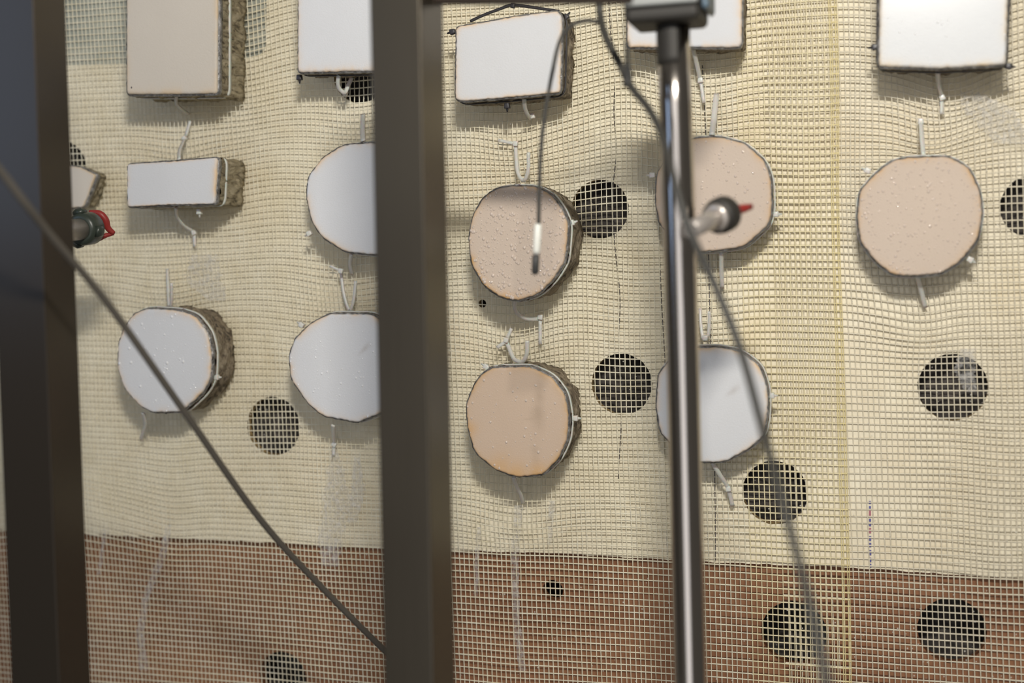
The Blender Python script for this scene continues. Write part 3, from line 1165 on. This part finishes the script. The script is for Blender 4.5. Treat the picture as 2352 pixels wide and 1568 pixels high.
# ------------------------------------------------------------------ steel frame in front
def post(name, xt, xb, d, back_px_mid, label, pm=None):
    """square tube; xt, xb: left and right edge of its front face in the picture at the top and at the bottom"""
    y_t, y_b = -260, 1840
    ext = lambda a, b_, y: a + (b_ - a) * (y - 0) / 1568.0
    Lt, Lb = P(ext(xt[0], xb[0], y_t), y_t, d), P(ext(xt[0], xb[0], y_b), y_b, d)
    Rt, Rb = P(ext(xt[1], xb[1], y_t), y_t, d), P(ext(xt[1], xb[1], y_b), y_b, d)
    # depth so that the far right edge shows where it does in the photograph
    R0 = P((xt[1] + xb[1]) / 2, 784, d)
    T = .02
    for _ in range(60):
        if proj((R0.x, -(d - T), R0.z))[0] < back_px_mid:
            T += .001
    lo_w = (Lt, Rt, Lb, Rb)
    wx = ((Rt.x - Lt.x) + (Rb.x - Lb.x)) / 2
    cx = lambda p, q: (p.x + q.x) / 2
    zt, zb_ = Lt.z, Lb.z
    shear = (cx(Lt, Rt) - cx(Lb, Rb)) / (zt - zb_)
    mx = (cx(Lt, Rt) + cx(Lb, Rb)) / 2
    root = empty(name, (mx, -(d - T / 2), zb_), label, 'post')
    bevel_box('square_tube', (mx - wx / 2, -d, zb_), (mx + wx / 2, -(d - T), zt), .0008, pm or m_post, root, shear=(shear, 0), seg=3)
    return root, T


pA, T1 = post('steel_post', (847, 967), (884, 994), .30, 1031, 'dark square steel post standing in the middle in front of the net')
pB, T2 = post('steel_post', (-38, 75), (25, 138), .30, 178, 'blackish square steel post at the far left with a bluish reflection', m_post_black)

# top rail between the post and the clamp
V, Fc = sweep([P(955, -6, .275), P(1200, -6, .275), P(1450, -8, .275)], [(-.0032, -.004), (.0032, -.004), (.0036, -.0034), (.0036, .0034), (.0032, .004), (-.0032, .004)], upv=(0, -1, 0))
o = build('top_rail', V, Fc, m_brown, None, smooth=False)
tag(o, 'dark brown horizontal rail along the top edge right of the middle post', 'rail')

# polished pole with clamp
dp = .20
pt, pb = P(1543, -260, dp), P(1592, 1840, dp)
rp = 31 * PX * (1 - dp / .96) * 1.06
root = empty('polished_pole', tuple(pb), 'shiny round steel pole right of centre, running from the dark clamp to the bottom edge', 'pole')
tube('pole_tube', [pb, pb.lerp(pt, .5), P(1546, 60, dp)], rp * 1.12, m_chrome, root, 40, 4)
sl0, sl1 = P(1548, 150, dp), P(1545, 50, dp)
tube('dark_reflection', [sl0, sl0.lerp(sl1, .5), sl1], rp * 1.13, m_dark, root, 36, 3)  # dark band standing in for the pole's dark reflection, no separate part
a, b_ = P(1432, -26, dp + .02), P(1605, 40, dp + .02)
cl = empty('pole_clamp', ((a.x + b_.x) / 2, -dp, b_.z), 'dark blocky clamp with grey upper edge gripping the pole at the top', 'clamp')
bevel_box('clamp_body', (a.x, -(dp + .02), b_.z), (b_.x, -(dp - .02), a.z), .0035, m_dark, cl, seg=3)
e = P(1628, 20, dp + .010)
bevel_box('side_plate', (b_.x + .0002, -(dp + .012), e.z), (e.x, -(dp - .018), a.z), .0025, m_bluesteel, cl, seg=3)
g0, g1 = P(1434, -24, dp + .024), P(1602, 3, dp + .024)
bevel_box('upper_plate', (g0.x, -(dp + .024), g1.z), (g1.x, -(dp + .0202), g0.z), .0012, m_grease, cl, seg=2)


# cables
def cable(pts, r, m_, label):
    o = tube('cable', [P(x, y, d) for x, y, d in pts], r, m_, None, 12, 10)
    return tag(o, label, 'cable', 'hanging cables')


cable([(-60, 330, .40), (0, 392, .385), (60, 470, .37), (120, 545, .35), (250, 700, .31), (420, 940, .26), (600, 1195, .20), (760, 1370, .15), (900, 1510, .11), (960, 1570, .09)],
      .0022, m_rubber_b, 'dark cable running diagonally down from the left edge to the middle post')
cable([(1378, -40, .20), (1378, 30, .20), (1392, 85, .21), (1425, 150, .22), (1450, 200, .23), (1490, 250, .25), (1520, 310, .27), (1545, 400, .29),
       (1580, 520, .30), (1640, 650, .30), (1700, 800, .31), (1745, 960, .33), (1785, 1110, .36), (1830, 1270, .38), (1868, 1420, .40), (1905, 1600, .42)],
      .0022, m_rubber2, 'dark cable winding across the polished pole down to the lower right')
ktie = tube('cable_clip', [P(1441, 95, .22), P(1441, 140, .222), P(1443, 178, .226), P(1440, 196, .228)], .0017, m_rubber, None, 10, 6, [.6, .7, 1.5, 1.7])
tag(ktie, 'small black clip strand hanging from the pole clamp onto the winding cable', 'clip')

# hanging sensor
sp = [(1385, 52, .20), (1345, 48, .20), (1308, 62, .20), (1284, 100, .20), (1268, 170, .20), (1252, 260, .20), (1243, 340, .20), (1239, 430, .20), (1237, 518, .20)]
sn = empty('hanging_sensor', tuple(P(1230, 630, .2)), 'thin grey lead with white sleeve and black tip hanging before the tan disc', 'sensor')
tube('lead', [P(*p) for p in sp], .0013, m_rubber2, sn, 10, 8)
lathe('white_sleeve', P(1236, 514, .2), P(1232, 586, .2) - P(1236, 514, .2), [(0, .0018), (.001, .0024), (.0165, .0024), (.0185, .0016)], m_white_pl, sn, 18)
lathe('black_tip', P(1231, 584, .2), P(1229, 632, .2) - P(1231, 584, .2), [(0, .0014), (.001, .0023), (.011, .0023), (.0125, .0012)], m_rubber, sn, 18)

# spray nozzles
# left one, coming out from behind the left post and pointing towards the test pieces
a, b_ = P(150, 530, .17), P(226, 522, .125)
ax = (b_ - a)
L = ax.length
axn = ax.normalized()
nzl = empty('spray_nozzle', tuple(a), 'green-black spray nozzle with a red pronged tip beside the left steel post', 'nozzle', 'spray nozzles')
lathe('pipe', a - axn * .06, axn, [(0, .0078), (.06 + L * .45, .0078), (.06 + L * .46, .0070)], m_pipe, nzl)
lathe('collar', a + axn * L * .42, axn, [(0, .0082), (.0004, .0110), (.005, .0122), (.014, .0122), (.0165, .0108), (.017, .0088)], m_greenblack, nzl)
for ang in (100, 240, 350):
    s = axn.cross(Vector((0, 0, 1))).normalized()
    t = s.cross(axn)
    rad = s * math.cos(math.radians(ang)) + t * math.sin(math.radians(ang))
    q = a + axn * (L * .42 + .006) + rad * .0112
    V, Fc = sweep([q, q + rad * .0022, q + rad * .0040], [(-.0040, -.0035), (.0040, -.0035), (.0040, .0035), (-.0040, .0035)], upv=tuple(axn), scales=[1, .95, .55])
    build('lug', V, Fc, m_greenblack, nzl)
fc0 = a + axn * (L * .42 + .0165)
lathe('front_face', fc0, axn, [(0, .0092), (.0018, .0090), (.0022, .006)], m_greenblack, nzl)
for pts, rad_ in (([(206, 487, .125), (228, 490, .124), (242, 504, .122), (247, 522, .120), (261, 536, .117)], .0024),
                  ([(206, 556, .125), (226, 549, .122), (242, 541, .119), (261, 536, .117)], .0017),
                  ([(234, 494, .119), (243, 512, .118), (250, 526, .117), (261, 536, .117)], .0020)):
    tube('red_prong', [P(*p) for p in pts], rad_, m_red_plastic, nzl, 12, 6, [.7, 1.1, 1.1, .8])

# right one, on the pole
a, b_ = P(1592, 525, .235), P(1662, 492, .20)
ax = b_ - a
L = ax.length
axn = ax.normalized()
nzr = empty('spray_nozzle', tuple(a), 'spray nozzle on a pale pipe sticking out of the polished pole, red tip', 'nozzle', 'spray nozzles')
lathe('pipe', a - axn * .004, axn, [(0, .0050), (L * .95, .0056), (L * .96, .0050)], m_pipe, nzr)
lathe('collar', a + axn * L * .78, axn, [(0, .0058), (.0003, .0100), (.004, .0107), (.010, .0107), (.0125, .0090), (.0135, .0060)], m_dark, nzr)
lathe('steel_ring', a + axn * L * .70, axn, [(0, .0058), (.0004, .0078), (.003, .0082), (.0036, .0060)], m_pipe, nzr)
q0 = a + axn * (L * .78 + .012)
q1 = P(1726, 474, .185)
lathe('red_tip', q0, q1 - q0, [(0, .0045), (.002, .0036), ((q1 - q0).length * .7, .0026), ((q1 - q0).length, .0018)], m_red_plastic, nzr, 20)
